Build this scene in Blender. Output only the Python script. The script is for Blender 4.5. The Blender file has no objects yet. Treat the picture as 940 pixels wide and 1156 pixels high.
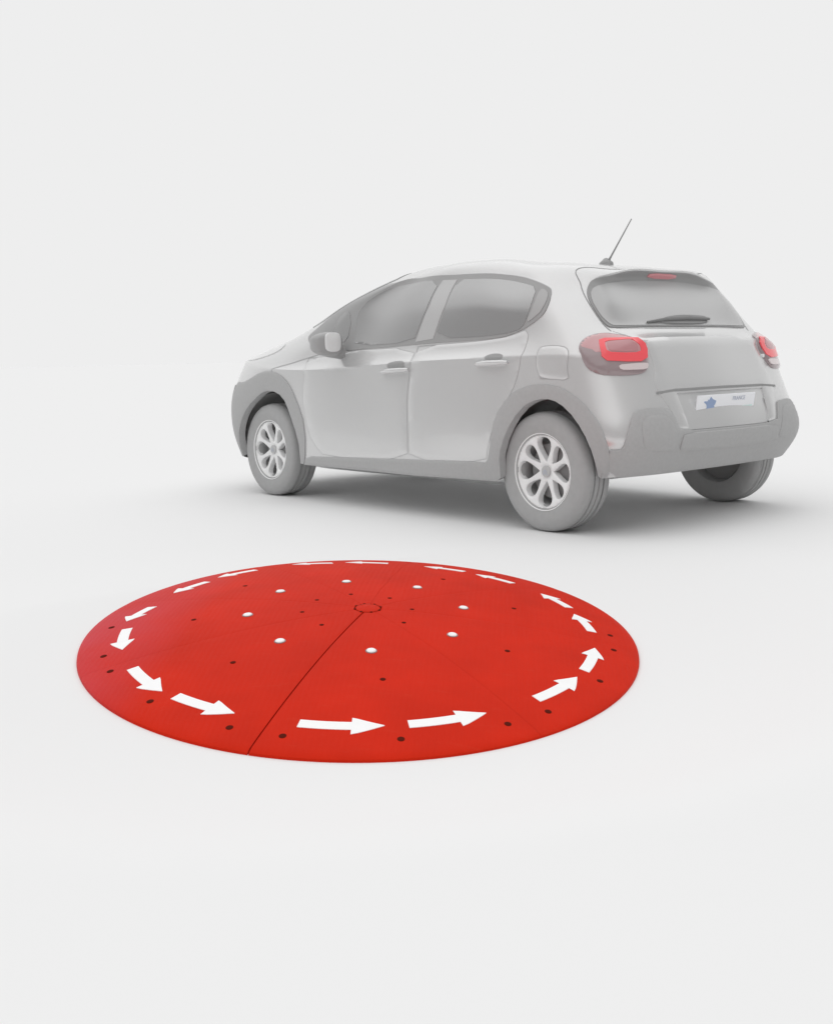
# tunables
GA=.845
K_TOP=.40
K_DARK=.62
WL=.855
P_METAL=.40;P_ROUGH=.25
C_PAINT=(219,219,219);C_TRIM=(180,180,180);C_FRAME=(164,164,164);C_GLASS=(174,174,174);C_RGLASS=(178,178,178)
C_TYRE=(178,178,178);C_DARK=(186,186,186);C_QP=(178,178,178);C_PILLAR=(192,192,192);C_BAND=(152,152,152);C_RECESS=(168,168,168);C_MIRR=(172,172,172)
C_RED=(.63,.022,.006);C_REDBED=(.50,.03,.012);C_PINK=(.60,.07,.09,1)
import numpy as np
# control net of the left half: 15 stations from front centre to rear centre, 11 rows from sill to roof centre
NET=[
[(3.12,0,0.2),(3.2,0,0.24),(3.32,0,0.42),(3.32,0,0.65),(3.24,0,0.905),(2.52,0,1.09),(2.02,0,1.26),(1.55,0,1.41),(1.32,0,1.458),(1.15,0,1.45),(1,0,1.45)],
[(3.08,0.4,0.2),(3.15,0.41,0.24),(3.27,0.42,0.42),(3.27,0.42,0.65),(3.19,0.42,0.905),(2.48,0.42,1.085),(1.99,0.4,1.25),(1.52,0.37,1.4),(1.29,0.35,1.448),(1.13,0.2,1.446),(0.95,0,1.45)],
[(2.92,0.6,0.2),(3.03,0.69,0.24),(3.1,0.73,0.42),(3.1,0.74,0.65),(3.01,0.7,0.895),(2.38,0.65,1.065),(1.97,0.635,1.215),(1.5,0.57,1.368),(1.25,0.51,1.425),(1.1,0.27,1.442),(0.9,0,1.45)],
[(2.82,0.7,0.2),(2.89,0.8066,0.24),(2.92,0.848,0.42),(2.92,0.8446,0.65),(2.84,0.7818,0.87),(2.25,0.725,1.028),(1.9,0.688,1.192),(1.46,0.632,1.337),(1.2,0.56,1.405),(1,0.3,1.439),(0.85,0,1.45)],
[(2.5,0.72,0.2),(2.52,0.8651,0.24),(2.54,0.8642,0.42),(2.54,0.8496,0.65),(2.45,0.8266,0.84),(2.04,0.7675,0.95),(1.75,0.7125,1.157),(1.36,0.639,1.342),(1.13,0.575,1.4),(0.95,0.3,1.436),(0.8,0,1.449)],
[(1.95,0.72,0.2),(1.95,0.872,0.235),(1.95,0.864,0.42),(1.95,0.848,0.65),(1.9,0.83,0.835),(1.65,0.77,0.945),(1.46,0.714,1.15),(1.2,0.633,1.345),(1,0.585,1.42),(0.85,0.3,1.435),(0.7,0,1.445)],
[(1.4,0.72,0.2),(1.4,0.872,0.235),(1.4,0.864,0.42),(1.4,0.848,0.65),(1.4,0.83,0.855),(1.3,0.78,0.957),(1.2,0.729,1.16),(1.02,0.648,1.357),(0.85,0.595,1.428),(0.7,0.3,1.431),(0.6,0,1.439)],
[(0.95,0.72,0.2),(0.95,0.88,0.235),(0.95,0.872,0.42),(0.95,0.856,0.65),(0.95,0.838,0.875),(0.93,0.787,0.972),(0.88,0.739,1.17),(0.78,0.653,1.355),(0.68,0.6,1.425),(0.57,0.3,1.423),(0.5,0,1.429)],
[(0.5,0.72,0.2),(0.5,0.862,0.24),(0.5,0.872,0.42),(0.5,0.856,0.65),(0.5,0.838,0.885),(0.5,0.789,0.985),(0.5,0.746,1.175),(0.5,0.663,1.345),(0.47,0.605,1.412),(0.42,0.3,1.409),(0.38,0,1.415)],
[(0.1,0.72,0.22),(0.1,0.838,0.25),(0.1,0.872,0.42),(0.1,0.856,0.65),(0.1,0.838,0.89),(0.14,0.787,1.02),(0.2,0.746,1.17),(0.24,0.668,1.31),(0.26,0.61,1.378),(0.24,0.3,1.394),(0.24,0,1.4)],
[(-0.15,0.72,0.25),(-0.16,0.79,0.275),(-0.18,0.848,0.44),(-0.18,0.8503,0.65),(-0.17,0.8295,0.89),(-0.07,0.779,1.05),(0,0.7354,1.17),(0.05,0.6678,1.285),(0.08,0.595,1.358),(0.1,0.3,1.378),(0.1,0,1.384)],
[(-0.36,0.67,0.28),(-0.365,0.735,0.29),(-0.42,0.805,0.44),(-0.385,0.808,0.62),(-0.31,0.772,0.9),(-0.19,0.735,1.04),(-0.1,0.685,1.16),(-0.05,0.605,1.265),(-0.03,0.545,1.333),(-0.03,0.3,1.361),(-0.03,0,1.367)],
[(-0.45,0.55,0.29),(-0.455,0.585,0.295),(-0.53,0.65,0.44),(-0.495,0.655,0.62),(-0.378,0.63,0.935),(-0.255,0.605,1.03),(-0.175,0.575,1.15),(-0.105,0.515,1.265),(-0.1,0.47,1.308),(-0.09,0.3,1.346),(-0.09,0,1.352)],
[(-0.47,0.35,0.29),(-0.485,0.33,0.295),(-0.56,0.35,0.44),(-0.54,0.36,0.62),(-0.395,0.36,0.965),(-0.285,0.34,1.03),(-0.195,0.33,1.15),(-0.115,0.32,1.28),(-0.14,0.29,1.328),(-0.12,0.2,1.343),(-0.12,0,1.344)],
[(-0.48,0,0.29),(-0.495,0,0.295),(-0.57,0,0.44),(-0.55,0,0.62),(-0.4,0,0.97),(-0.295,0,1.03),(-0.2,0,1.15),(-0.12,0,1.285),(-0.145,0,1.33),(-0.13,0,1.344),(-0.125,0,1.344)],
]
P0=np.array(NET,float)                      # (15,11,3)
M=P0[1:-1][::-1]*np.array([1,-1,1])
LOOP=np.concatenate([P0,M])                 # 28 stations, closed loop
EXT=4
PS=np.concatenate([LOOP[-EXT:],LOOP,LOOP[:EXT+1]])      # (37,11,3)
top=PS[:,8:10][:,::-1]*np.array([1,-1,1])
# rows 11,12: mirrored rows 9,8 across the roof centre (same station kept on its own side)
PST=np.concatenate([PS,top],1)              # (37,13,3)
def spl_basis(k):
    """natural cubic spline through knots k: returns function giving basis rows"""
    n=len(k);h=np.diff(k)
    A=np.zeros((n,n));B=np.zeros((n,n));A[0,0]=A[-1,-1]=1
    for i in range(1,n-1):
        A[i,i-1]=h[i-1];A[i,i]=2*(h[i-1]+h[i]);A[i,i+1]=h[i]
        B[i,i-1]+=6/h[i-1];B[i,i]-=6/h[i-1]+6/h[i];B[i,i+1]+=6/h[i]
    Mm=np.linalg.solve(A,B)
    def f(u):
        i=np.clip(np.searchsorted(k,u,side='right')-1,0,n-2)
        a=(k[i+1]-u)/h[i];b=(u-k[i])/h[i];I=np.eye(n)
        return a[:,None]*I[i]+b[:,None]*I[i+1]+((a**3-a)*h[i]**2/6)[:,None]*Mm[i]+((b**3-b)*h[i]**2/6)[:,None]*Mm[i+1]
    return f
dS=np.linalg.norm(np.diff(PS[:,:9],axis=0),axis=2).mean(1)
KS=np.concatenate([[0],np.cumsum(dS)]); FS=spl_basis(KS)
dT=np.linalg.norm(np.diff(PST[EXT:EXT+28],axis=1),axis=2).mean(0)
KT=np.concatenate([[0],np.cumsum(dT)])
FT0=spl_basis(KT[:2]);FT1=spl_basis(KT[1:5]);FT2=spl_basis(KT[4:])
def surf(s,t):
    s=np.asarray(s,float)%28;t=np.clip(np.asarray(t,float),0,10)
    us=np.interp(s,np.arange(29),KS[EXT:EXT+29]);ut=np.interp(t,np.arange(13),KT)
    Bs=FS(us);Bt=np.zeros((len(t),13));lo=t<1;hi=t>4;m=~lo&~hi
    if lo.any(): Bt[lo,:2]=FT0(ut[lo])
    if m.any(): Bt[m,1:5]=FT1(ut[m])
    if hi.any(): Bt[hi,4:]=FT2(ut[hi])
    out=np.empty((len(s),3))
    for i in range(0,len(s),50000):
        sl=slice(i,i+50000)
        q=np.tensordot(Bs[sl],PST,(1,0))
        out[sl]=(q*Bt[sl][:,:,None]).sum(1)
    return out
def surfn(s,t,e=.02):
    s=np.asarray(s,float);t=np.asarray(t,float)
    p=surf(s,t)
    # one-sided in t at the crease row 4
    ta=np.where(t<=4,np.maximum(t-e,0),np.maximum(t-e,4));tb=np.where(t<4,np.minimum(t+e,4),np.minimum(t+e,10))
    tb=np.where(t==4,4,tb)
    du=surf(s+e,t)-surf(s-e,t);dv=surf(s,tb)-surf(s,ta)
    n=np.cross(du,dv)
    l=np.linalg.norm(n,axis=1,keepdims=True);n=n/np.maximum(l,1e-12)
    return p,n

BAKE={'dlo': [(3.055, 5.084), (4.676, 5.046), (5.017, 5.029), (6.728, 5.011), (7.69, 5.005), (8.403, 4.973), (8.664, 4.971), (9.14, 5.124), (9.487, 5.271), (9.76, 5.473), (9.985, 5.937), (10.097, 6.511), (9.894, 6.697), (9.424, 6.874), (8.853, 6.999), (8.252, 6.987), (7.582, 6.988), (6.442, 7.033), (4.585, 7.21), (4.023, 7.179), (3.149, 7.202), (3.469, 6.65), (3.434, 5.799)], 'glass_f': [(4.936, 5.163), (4.63, 5.631), (4.006, 6.307), (4.048, 6.729), (4.466, 6.872), (5.157, 6.923), (6.544, 6.851), (6.718, 6.103), (6.714, 5.615), (6.693, 5.109)], 'glass_r': [(7.166, 5.153), (7.209, 5.928), (7.128, 6.824), (7.683, 6.788), (8.539, 6.789), (8.972, 6.732), (9.54, 6.585), (9.354, 5.812), (8.997, 5.126), (8.664, 5.055), (8.399, 5.08)], 'qpanel': [(9.659, 6.547), (9.837, 6.521), (9.959, 6.32), (9.875, 5.941), (9.65, 5.545), (9.417, 5.392), (9.098, 5.239), (9.442, 5.798)], 'pillar': [(6.605, 6.85), (7.072, 6.829), (7.17, 6.097), (7.13, 5.149), (6.738, 5.103), (6.761, 5.609), (6.77, 6.097)], 'door_f': [(4.058, 4.764), (4.706, 5.005), (6.787, 4.943), (6.854, 3.888), (6.795, 3.036), (6.84, 2.298), (6.857, 1.455), (5.232, 1.317), (4.97, 1.771), (4.807, 2.5), (4.727, 3.257), (4.666, 3.982)], 'door_r': [(6.83, 4.937), (8.404, 4.943), (8.664, 4.942), (9.16, 5.058), (8.969, 4.137), (8.919, 3.636), (8.815, 3.252), (8.569, 2.813), (8.402, 2.112), (8.327, 1.537), (6.894, 1.459), (6.878, 2.3), (6.833, 3.037), (6.891, 3.884)], 'fuel': [(9.35, 3.723), (9.341, 3.996), (9.405, 4.261), (9.532, 4.335), (10.093, 4.286), (10.257, 4.183), (10.189, 3.983), (10.139, 3.738)], 'arch_ro': [(8.342, 1.513), (8.393, 1.653), (8.462, 2.165), (8.519, 2.704), (8.753, 3.161), (9.032, 3.341), (9.532, 3.389), (10.007, 3.331), (10.633, 3.144), (10.948, 2.747), (11.038, 2.181), (11.076, 1.836)], 'arch_fo': [(4.876, 0.714), (4.828, 2.229), (4.629, 2.969), (4.377, 3.536), (4.131, 3.845), (3.888, 3.924), (3.599, 3.796), (3.415, 3.566)], 'lampL': [(10.605, 4.137), (10.832, 4.43), (11.263, 4.636), (11.869, 4.718), (12.265, 4.485), (12.459, 3.996), (12.563, 3.879), (12.478, 3.686), (12.349, 3.564), (12.063, 3.557), (11.487, 3.6), (11.034, 3.662), (10.741, 3.791)]}
DISC={'arrows': [[[0.8506, -96.56], [0.85, -79.47]], [[0.8492, -74.66], [0.8465, -57.66]], [[0.8471, -43.99], [0.8461, -27.54]], [[0.8449, -22.98], [0.8371, -7.66]], [[0.833, 4.07], [0.8115, 17.4]], [[0.8265, 23.32], [0.8103, 36.51]], [[0.8118, 48.76], [0.805, 62.0]], [[0.8227, 66.66], [0.813, 79.4]], [[0.8323, 90.81], [0.8569, 103.48]], [[0.8483, 107.28], [0.898, 118.16]], [[0.8739, 129.53], [0.8785, 141.38]], [[0.8489, 146.65], [0.8585, 158.84]], [[0.8358, 171.52], [0.8746, -178.3]], [[0.8499, -172.15], [0.8535, -158.18]], [[0.8518, -145.88], [0.8569, -130.57]], [[0.8518, -126.37], [0.8486, -110.58]]], 'studs': [[0.3938, -81.2], [0.3807, -32.4], [0.3595, 14.5], [0.3499, 63.33], [0.3758, 109.91], [0.4138, 150.55], [0.4295, -169.6], [0.4174, -127.8]], 'bolts': [[0.9158, -98.28], [0.917, -76.78], [0.9178, -55.45], [0.9173, -45.22], [0.9131, -24.82], [0.9051, -5.48], [0.9036, 4.21], [0.9148, -108.85], [0.9121, -129.27], [0.914, -148.21], [0.9144, -157.26], [0.9156, -175.38]], 'mid': [[0.5907, -78.25], [0.586, -28.49], [0.6137, -127.96], [0.6191, -171.56], [0.6155, 148.16], [0.565, 17.73], [0.5649, 63.98]], 'inner': [[0.2165, 157.58], [0.2373, -165.89], [0.2318, -126.77], [0.184, 117.32], [0.1499, 63.69], [0.1943, -42.01], [0.1619, 5.62]], 'hub': [0.0384, -150.85], 'cen': [-0.8634746, 2.5700248, -0.0754816], 'u': [-0.6874805518060972, -0.7230408894641451, -0.0676931536514718], 'v': [0.7162672815092638, -0.6904890558517918, 0.10092593953491824], 'n': [-0.11971496283970935, 0.02089822946028579, 0.9925883294083768], 'R': 0.941, 'h': 0.1068061, 't': 0.0143561}
CAMP=(1.30002059, -4.08959896, 4.94164596, 0.90399671, -0.76655648, 0.02342289, -0.02216258)
# ------------------------------------------------------------------ helpers
import bpy, bmesh, math, random
from mathutils import Vector, Matrix
from mathutils.geometry import delaunay_2d_cdt
scene=bpy.context.scene
COL=scene.collection
random.seed(3)
PI=math.pi
def srgb(r,g,b):
    f=lambda c:(c/255/12.92) if c/255<=.04045 else ((c/255+.055)/1.055)**2.4
    return (f(r),f(g),f(b),1)
def mat(name,col,rough=.5,spec=.5,coat=0,coat_rough=.05,metal=0,noise=0,nscale=40,bump=0,bscale=200,bdist=.001):
    m=bpy.data.materials.new(name);m.use_nodes=True;nt=m.node_tree;b=nt.nodes['Principled BSDF']
    if len(col)==3: col=(*col,1)
    b.inputs['Base Color'].default_value=col;b.inputs['Roughness'].default_value=rough
    b.inputs['Specular IOR Level'].default_value=spec;b.inputs['Metallic'].default_value=metal
    b.inputs['Coat Weight'].default_value=coat;b.inputs['Coat Roughness'].default_value=coat_rough
    tc=nt.nodes.new('ShaderNodeTexCoord')
    if noise:
        n=nt.nodes.new('ShaderNodeTexNoise');n.inputs['Scale'].default_value=nscale;n.inputs['Detail'].default_value=5
        nt.links.new(tc.outputs['Object'],n.inputs['Vector'])
        r=nt.nodes.new('ShaderNodeValToRGB')
        for i,k in ((0,1-noise),(1,1+noise)):
            r.color_ramp.elements[i].position=.3+.4*i
            r.color_ramp.elements[i].color=(min(col[0]*k,1),min(col[1]*k,1),min(col[2]*k,1),1)
        nt.links.new(n.outputs['Fac'],r.inputs['Fac']);nt.links.new(r.outputs['Color'],b.inputs['Base Color'])
    if bump:
        n2=nt.nodes.new('ShaderNodeTexNoise');n2.inputs['Scale'].default_value=bscale;n2.inputs['Detail'].default_value=3
        nt.links.new(tc.outputs['Object'],n2.inputs['Vector'])
        bp=nt.nodes.new('ShaderNodeBump');bp.inputs['Strength'].default_value=bump;bp.inputs['Distance'].default_value=bdist
        nt.links.new(n2.outputs['Fac'],bp.inputs['Height']);nt.links.new(bp.outputs['Normal'],b.inputs['Normal'])
    return m
def thing(name,label,cat,loc=(0,0,0)):
    o=bpy.data.objects.new(name,None);COL.objects.link(o);o.location=loc;o['label']=label;o['category']=cat
    o.empty_display_size=.2
    return o
def link(name,me,m,parent=None,angle=40,kind=None,label=None):
    o=bpy.data.objects.new(name,me);COL.objects.link(o)
    if m is not None:
        for x in (m if isinstance(m,list) else [m]): me.materials.append(x)
    for p in me.polygons: p.use_smooth=True
    if angle: me.set_sharp_from_angle(angle=math.radians(angle))
    if parent is not None:
        o.parent=parent
    if kind: o['kind']=kind
    if label: o['label']=label
    return o
def mesh(verts,faces):
    me=bpy.data.meshes.new('mesh');me.from_pydata([tuple(map(float,v)) for v in verts],[],faces);me.update();return me
def from_bm(bm):
    bmesh.ops.recalc_face_normals(bm,faces=bm.faces[:])
    me=bpy.data.meshes.new('mesh');bm.to_mesh(me);bm.free();return me
def bm_box(bm,c,size,bevel=0,M=None):
    r=bmesh.ops.create_cube(bm,size=1)
    vs=r['verts']
    bmesh.ops.scale(bm,vec=size,verts=vs)
    if bevel:
        es=list({e for v in vs for e in v.link_edges})
        rb=bmesh.ops.bevel(bm,geom=es,offset=bevel,segments=3,affect='EDGES',profile=.5)
        vs=list({v for v in rb['verts']}|{v for v in vs if v.is_valid})
    if M is not None: bmesh.ops.transform(bm,matrix=M,verts=vs)
    bmesh.ops.translate(bm,vec=c,verts=vs)
    return vs
def bm_lathe(bm,prof,seg=48,M=None,close=False,caps=True):
    """profile list of (r, h); axis = local z"""
    rings=[]
    for r,h in prof:
        rings.append([bm.verts.new((r*math.cos(2*PI*k/seg),r*math.sin(2*PI*k/seg),h)) for k in range(seg)])
    prs=list(zip(rings[:-1],rings[1:]))
    if close: prs.append((rings[-1],rings[0]))
    for a,b in prs:
        for k in range(seg):
            bm.faces.new((a[k],a[(k+1)%seg],b[(k+1)%seg],b[k]))
    if not close:
        if prof[0][0]>1e-6 and caps: bm.faces.new(rings[0][::-1])
        if prof[-1][0]>1e-6 and caps: bm.faces.new(rings[-1])
    vs=[v for r in rings for v in r]
    if M is not None: bmesh.ops.transform(bm,matrix=M,verts=vs)
    return vs
def bm_tube(bm,pts,rad,seg=8):
    pts=[Vector(p) for p in pts];rings=[]
    for i,p in enumerate(pts):
        d=(pts[min(i+1,len(pts)-1)]-pts[max(i-1,0)]).normalized()
        a=d.orthogonal().normalized();b=d.cross(a)
        if i and rings:
            a=(a0-d*a0.dot(d)).normalized();b=d.cross(a)
        a0=a
        r=rad[i] if isinstance(rad,(list,tuple)) else rad
        rings.append([bm.verts.new(p+a*(r*math.cos(2*PI*k/seg))+b*(r*math.sin(2*PI*k/seg))) for k in range(seg)])
    for A,B in zip(rings[:-1],rings[1:]):
        for k in range(seg): bm.faces.new((A[k],A[(k+1)%seg],B[(k+1)%seg],B[k]))
    bm.faces.new(rings[0][::-1]);bm.faces.new(rings[-1])
def pip(P,poly):
    """vectorised point in polygon"""
    P=np.asarray(P,float);poly=np.asarray(poly,float);c=np.zeros(len(P),bool);n=len(poly)
    j=n-1
    for i in range(n):
        xi,yi=poly[i];xj,yj=poly[j]
        m=((yi>P[:,1])!=(yj>P[:,1]))
        with np.errstate(divide='ignore',invalid='ignore'):
            xx=(xj-xi)*(P[:,1]-yi)/(yj-yi)+xi
        c^=m&(P[:,0]<xx);j=i
    return c
def dist(P,poly,closed=True):
    P=np.asarray(P,float);A=np.asarray(poly,float);B=np.roll(A,-1,0)
    if not closed: A,B=A[:-1],B[:-1]
    best=np.full(len(P),1e9)
    for a,b in zip(A,B):
        ab=b-a;t=np.clip(((P-a)@ab)/max(ab@ab,1e-12),0,1)
        best=np.minimum(best,np.linalg.norm(P-(a+t[:,None]*ab),axis=1))
    return best
def chaikin(p,n=2,closed=True):
    p=np.asarray(p,float)
    for _ in range(n):
        if closed:
            q=np.roll(p,-1,0);p=np.stack([.75*p+.25*q,.25*p+.75*q],1).reshape(-1,2)
        else:
            q=p[1:];a=p[:-1];m=np.stack([.75*a+.25*q,.25*a+.75*q],1).reshape(-1,2)
            p=np.concatenate([p[:1],m[1:-1],p[-1:]])
    return p
def densify(poly,fn,step,closed=True):
    poly=np.asarray(poly,float);out=[]
    n=len(poly)
    for i in range(n if closed else n-1):
        a=poly[i];b=poly[(i+1)%n]
        p=fn(np.array([a,b]));L=np.linalg.norm(p[1]-p[0]);k=max(1,int(math.ceil(L/step)))
        for j in range(k): out.append(a+(b-a)*j/k)
    if not closed: out.append(poly[-1])
    return np.array(out)
def fill(outer,holes,h):
    """constrained Delaunay fill of a 2-D polygon with holes; returns pts, tris, boundary loops (index lists)"""
    pts=[tuple(p) for p in outer];loops=[list(range(len(outer)))]
    for ho in holes:
        s0=len(pts);pts+= [tuple(p) for p in ho];loops.append(list(range(s0,len(pts))))
    lo=outer.min(0);hi=outer.max(0)
    gx=np.arange(math.floor(lo[0]/h[0])*h[0],hi[0]+h[0],h[0]);gy=np.arange(math.floor(lo[1]/h[1])*h[1],hi[1]+h[1],h[1])
    X,Y=np.meshgrid(gx,gy);G=np.stack([X.ravel(),Y.ravel()],1)
    m=pip(G,outer)
    for ho in holes: m&=~pip(G,ho)
    G=G[m];sc=np.array([1/h[0],1/h[1]])
    if len(G):
        d=dist(G*sc,outer*sc)
        for ho in holes: d=np.minimum(d,dist(G*sc,ho*sc))
        G=G[d>.35]
    pts+= [tuple(p) for p in G]
    edges=[(l[i],l[(i+1)%len(l)]) for l in loops for i in range(len(l))]
    r=delaunay_2d_cdt([Vector(p) for p in pts],edges,[],0,1e-7)
    V=np.array([tuple(v) for v in r[0]]);Tn=[tuple(f) for f in r[2]]
    cen=np.array([V[list(f)].mean(0) for f in Tn]);m=pip(cen,outer)
    for ho in holes: m&=~pip(cen,ho)
    Tn=[f for f,k in zip(Tn,m) if k]
    # boundary edges with orientation
    cnt={}
    for f in Tn:
        for i in range(3):
            e=(f[i],f[(i+1)%3]);cnt[e]=1
    bd=[e for e in cnt if (e[1],e[0]) not in cnt]
    return V,Tn,bd
# ------------------------------------------------------------------ patches lying on the car's body surface
def bodyfn(P): return surf(P[:,0],P[:,1])
def patch_mesh(outer,holes=(),off=.003,thick=.012,step=.014,grid=(.07,.07),smooth=2,bulge=0,bw=.03,mirror=False,round_edge=.0):
    o=np.asarray(outer,float)
    if smooth: o=chaikin(o,smooth)
    o=densify(o,bodyfn,step);hs=[]
    for ho in holes:
        ho=np.asarray(ho,float)
        if smooth: ho=chaikin(ho,smooth)
        hs.append(densify(ho,bodyfn,step))
    V,Tn,bd=fill(o,hs,grid)
    p,n=surfn(V[:,0],V[:,1])
    ofs=np.full(len(V),float(off))
    if bulge or round_edge:
        O3=bodyfn(o);d=dist(p,O3)
        for ho in hs: d=np.minimum(d,dist(p,bodyfn(ho)))
        if bulge: x=np.clip(d/bw,0,1);ofs+=bulge*np.sqrt(1-(1-x)**2)
        if round_edge: x=np.clip(d/round_edge,0,1);ofs-=round_edge*.6*(1-np.sqrt(1-(1-x)**2))
    Pt=p+n*ofs[:,None]
    bv=sorted({i for e in bd for i in e});ix={v:len(Pt)+k for k,v in enumerate(bv)}
    Pb=p[bv]+n[bv]*(off-thick)
    verts=np.concatenate([Pt,Pb])
    # orientation: make first triangle agree with normal
    f=Tn[0];nn=np.cross(Pt[f[1]]-Pt[f[0]],Pt[f[2]]-Pt[f[0]]);flip=(nn@n[f[0]])<0
    faces=[t[::-1] if flip else t for t in Tn]
    for a,b in bd:
        q=(b,a,ix[a],ix[b]);faces.append(q[::-1] if flip else q)
    if mirror:
        verts=verts*np.array([1,-1,1]);faces=[t[::-1] for t in faces]
    return verts,[tuple(int(i) for i in t) for t in faces]
def patch(name,outer,m,parent,both=False,label=None,side=1,**k):
    objs=[]
    for mi in ((False,True) if both else ((side<0),)):
        v,f=patch_mesh(outer,mirror=mi,**k)
        objs.append(link(name,mesh(v,f),m,parent[1 if mi else 0] if isinstance(parent,(list,tuple)) else parent,label=label,angle=32))
    return objs
def sym(half):
    """closed outline across the tail from its left half (both ends on s=14)"""
    h=[tuple(p) for p in half]
    return h+[(28-s,t) for s,t in h[::-1] if abs(s-14)>1e-6]
def ribbon_mesh(line,w,off,mirror=False,smooth=2,step=.015):
    L=np.asarray(line,float)
    if smooth: L=chaikin(L,smooth,False)
    L=densify(L,bodyfn,step,False)
    p,n=surfn(L[:,0],L[:,1]);t=np.gradient(p,axis=0);t/=np.linalg.norm(t,axis=1,keepdims=True)
    b=np.cross(n,t);p=p+n*off
    V=np.concatenate([p-b*w/2,p+b*w/2]);k=len(p)
    F=[(i,i+1,k+i+1,k+i) for i in range(k-1)]
    nn=np.cross(V[1]-V[0],V[k]-V[0])
    if nn@n[0]<0: F=[f[::-1] for f in F]
    if mirror: V=V*np.array([1,-1,1]);F=[f[::-1] for f in F]
    return V,F
# ------------------------------------------------------------------ materials
M_ground=mat('seamless_white_floor',(GA,GA,GA),rough=1,spec=0)
M_paint=mat('pale_grey_car_paint',srgb(*C_PAINT),rough=P_ROUGH,spec=.4,coat=.6,coat_rough=.04,metal=P_METAL)
M_trim=mat('faded_plastic_trim',srgb(*C_TRIM),rough=.62,spec=.3,noise=.03,nscale=60,bump=.15,bscale=900,bdist=.0006)
M_frame=mat('window_surround',srgb(*C_FRAME),rough=.35,spec=.4)
M_glass=mat('tinted_pane',srgb(*C_GLASS),rough=.05,spec=.8,coat=.6,coat_rough=.02,metal=.45)
M_rglass=mat('rear_pane',srgb(*C_RGLASS),rough=.06,spec=.8,coat=.6,coat_rough=.02)
M_gap=mat('panel_gap',srgb(172,172,172),rough=.9,spec=.1)
M_tyre=mat('pale_rubber',srgb(*C_TYRE),rough=.85,spec=.2,noise=.03,nscale=30)
M_rim=mat('light_alloy',srgb(248,248,248),rough=.3,spec=.5,coat=.3,noise=.02,nscale=12)
M_dark=mat('wheel_well_lining',srgb(*C_DARK),rough=.95,spec=.05)
M_brake=mat('shaded_brake',srgb(152,152,152),rough=.8,spec=.2)
M_lens_dark=mat('smoked_lens',srgb(160,144,146),rough=.12,spec=.5,coat=.8)
M_lens_pink=mat('pink_lens',srgb(206,158,161),rough=.15,spec=.5,coat=.8)
M_ring=mat('red_light_guide',srgb(255,92,100),rough=.25,spec=.5,coat=.5)
M_ringin=mat('dusky_lens',srgb(196,140,144),rough=.2,spec=.5,coat=.5)
M_rev=mat('clear_lens',srgb(225,212,212),rough=.2,spec=.6,coat=.6)
M_hbl=mat('dull_red_lens',srgb(214,140,146),rough=.3,coat=.4)
M_plate=mat('plate_white',srgb(246,247,250),rough=.4,spec=.3)
M_blue=mat('slate_blue_ink',srgb(150,170,205),rough=.5)
M_mint=mat('mint_ink',srgb(212,238,232),rough=.5)
M_greyink=mat('grey_ink',srgb(186,192,206),rough=.5)
M_mirror=mat('bright_mirror',srgb(240,240,240),rough=.15,spec=.6,coat=.5)  # white base colour stands in for the bright reflection in the mirror glass
M_red=mat('red_rubber',C_RED,rough=.55,spec=.05,noise=.07,nscale=5,bump=.3,bscale=260,bdist=.0012)
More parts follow.
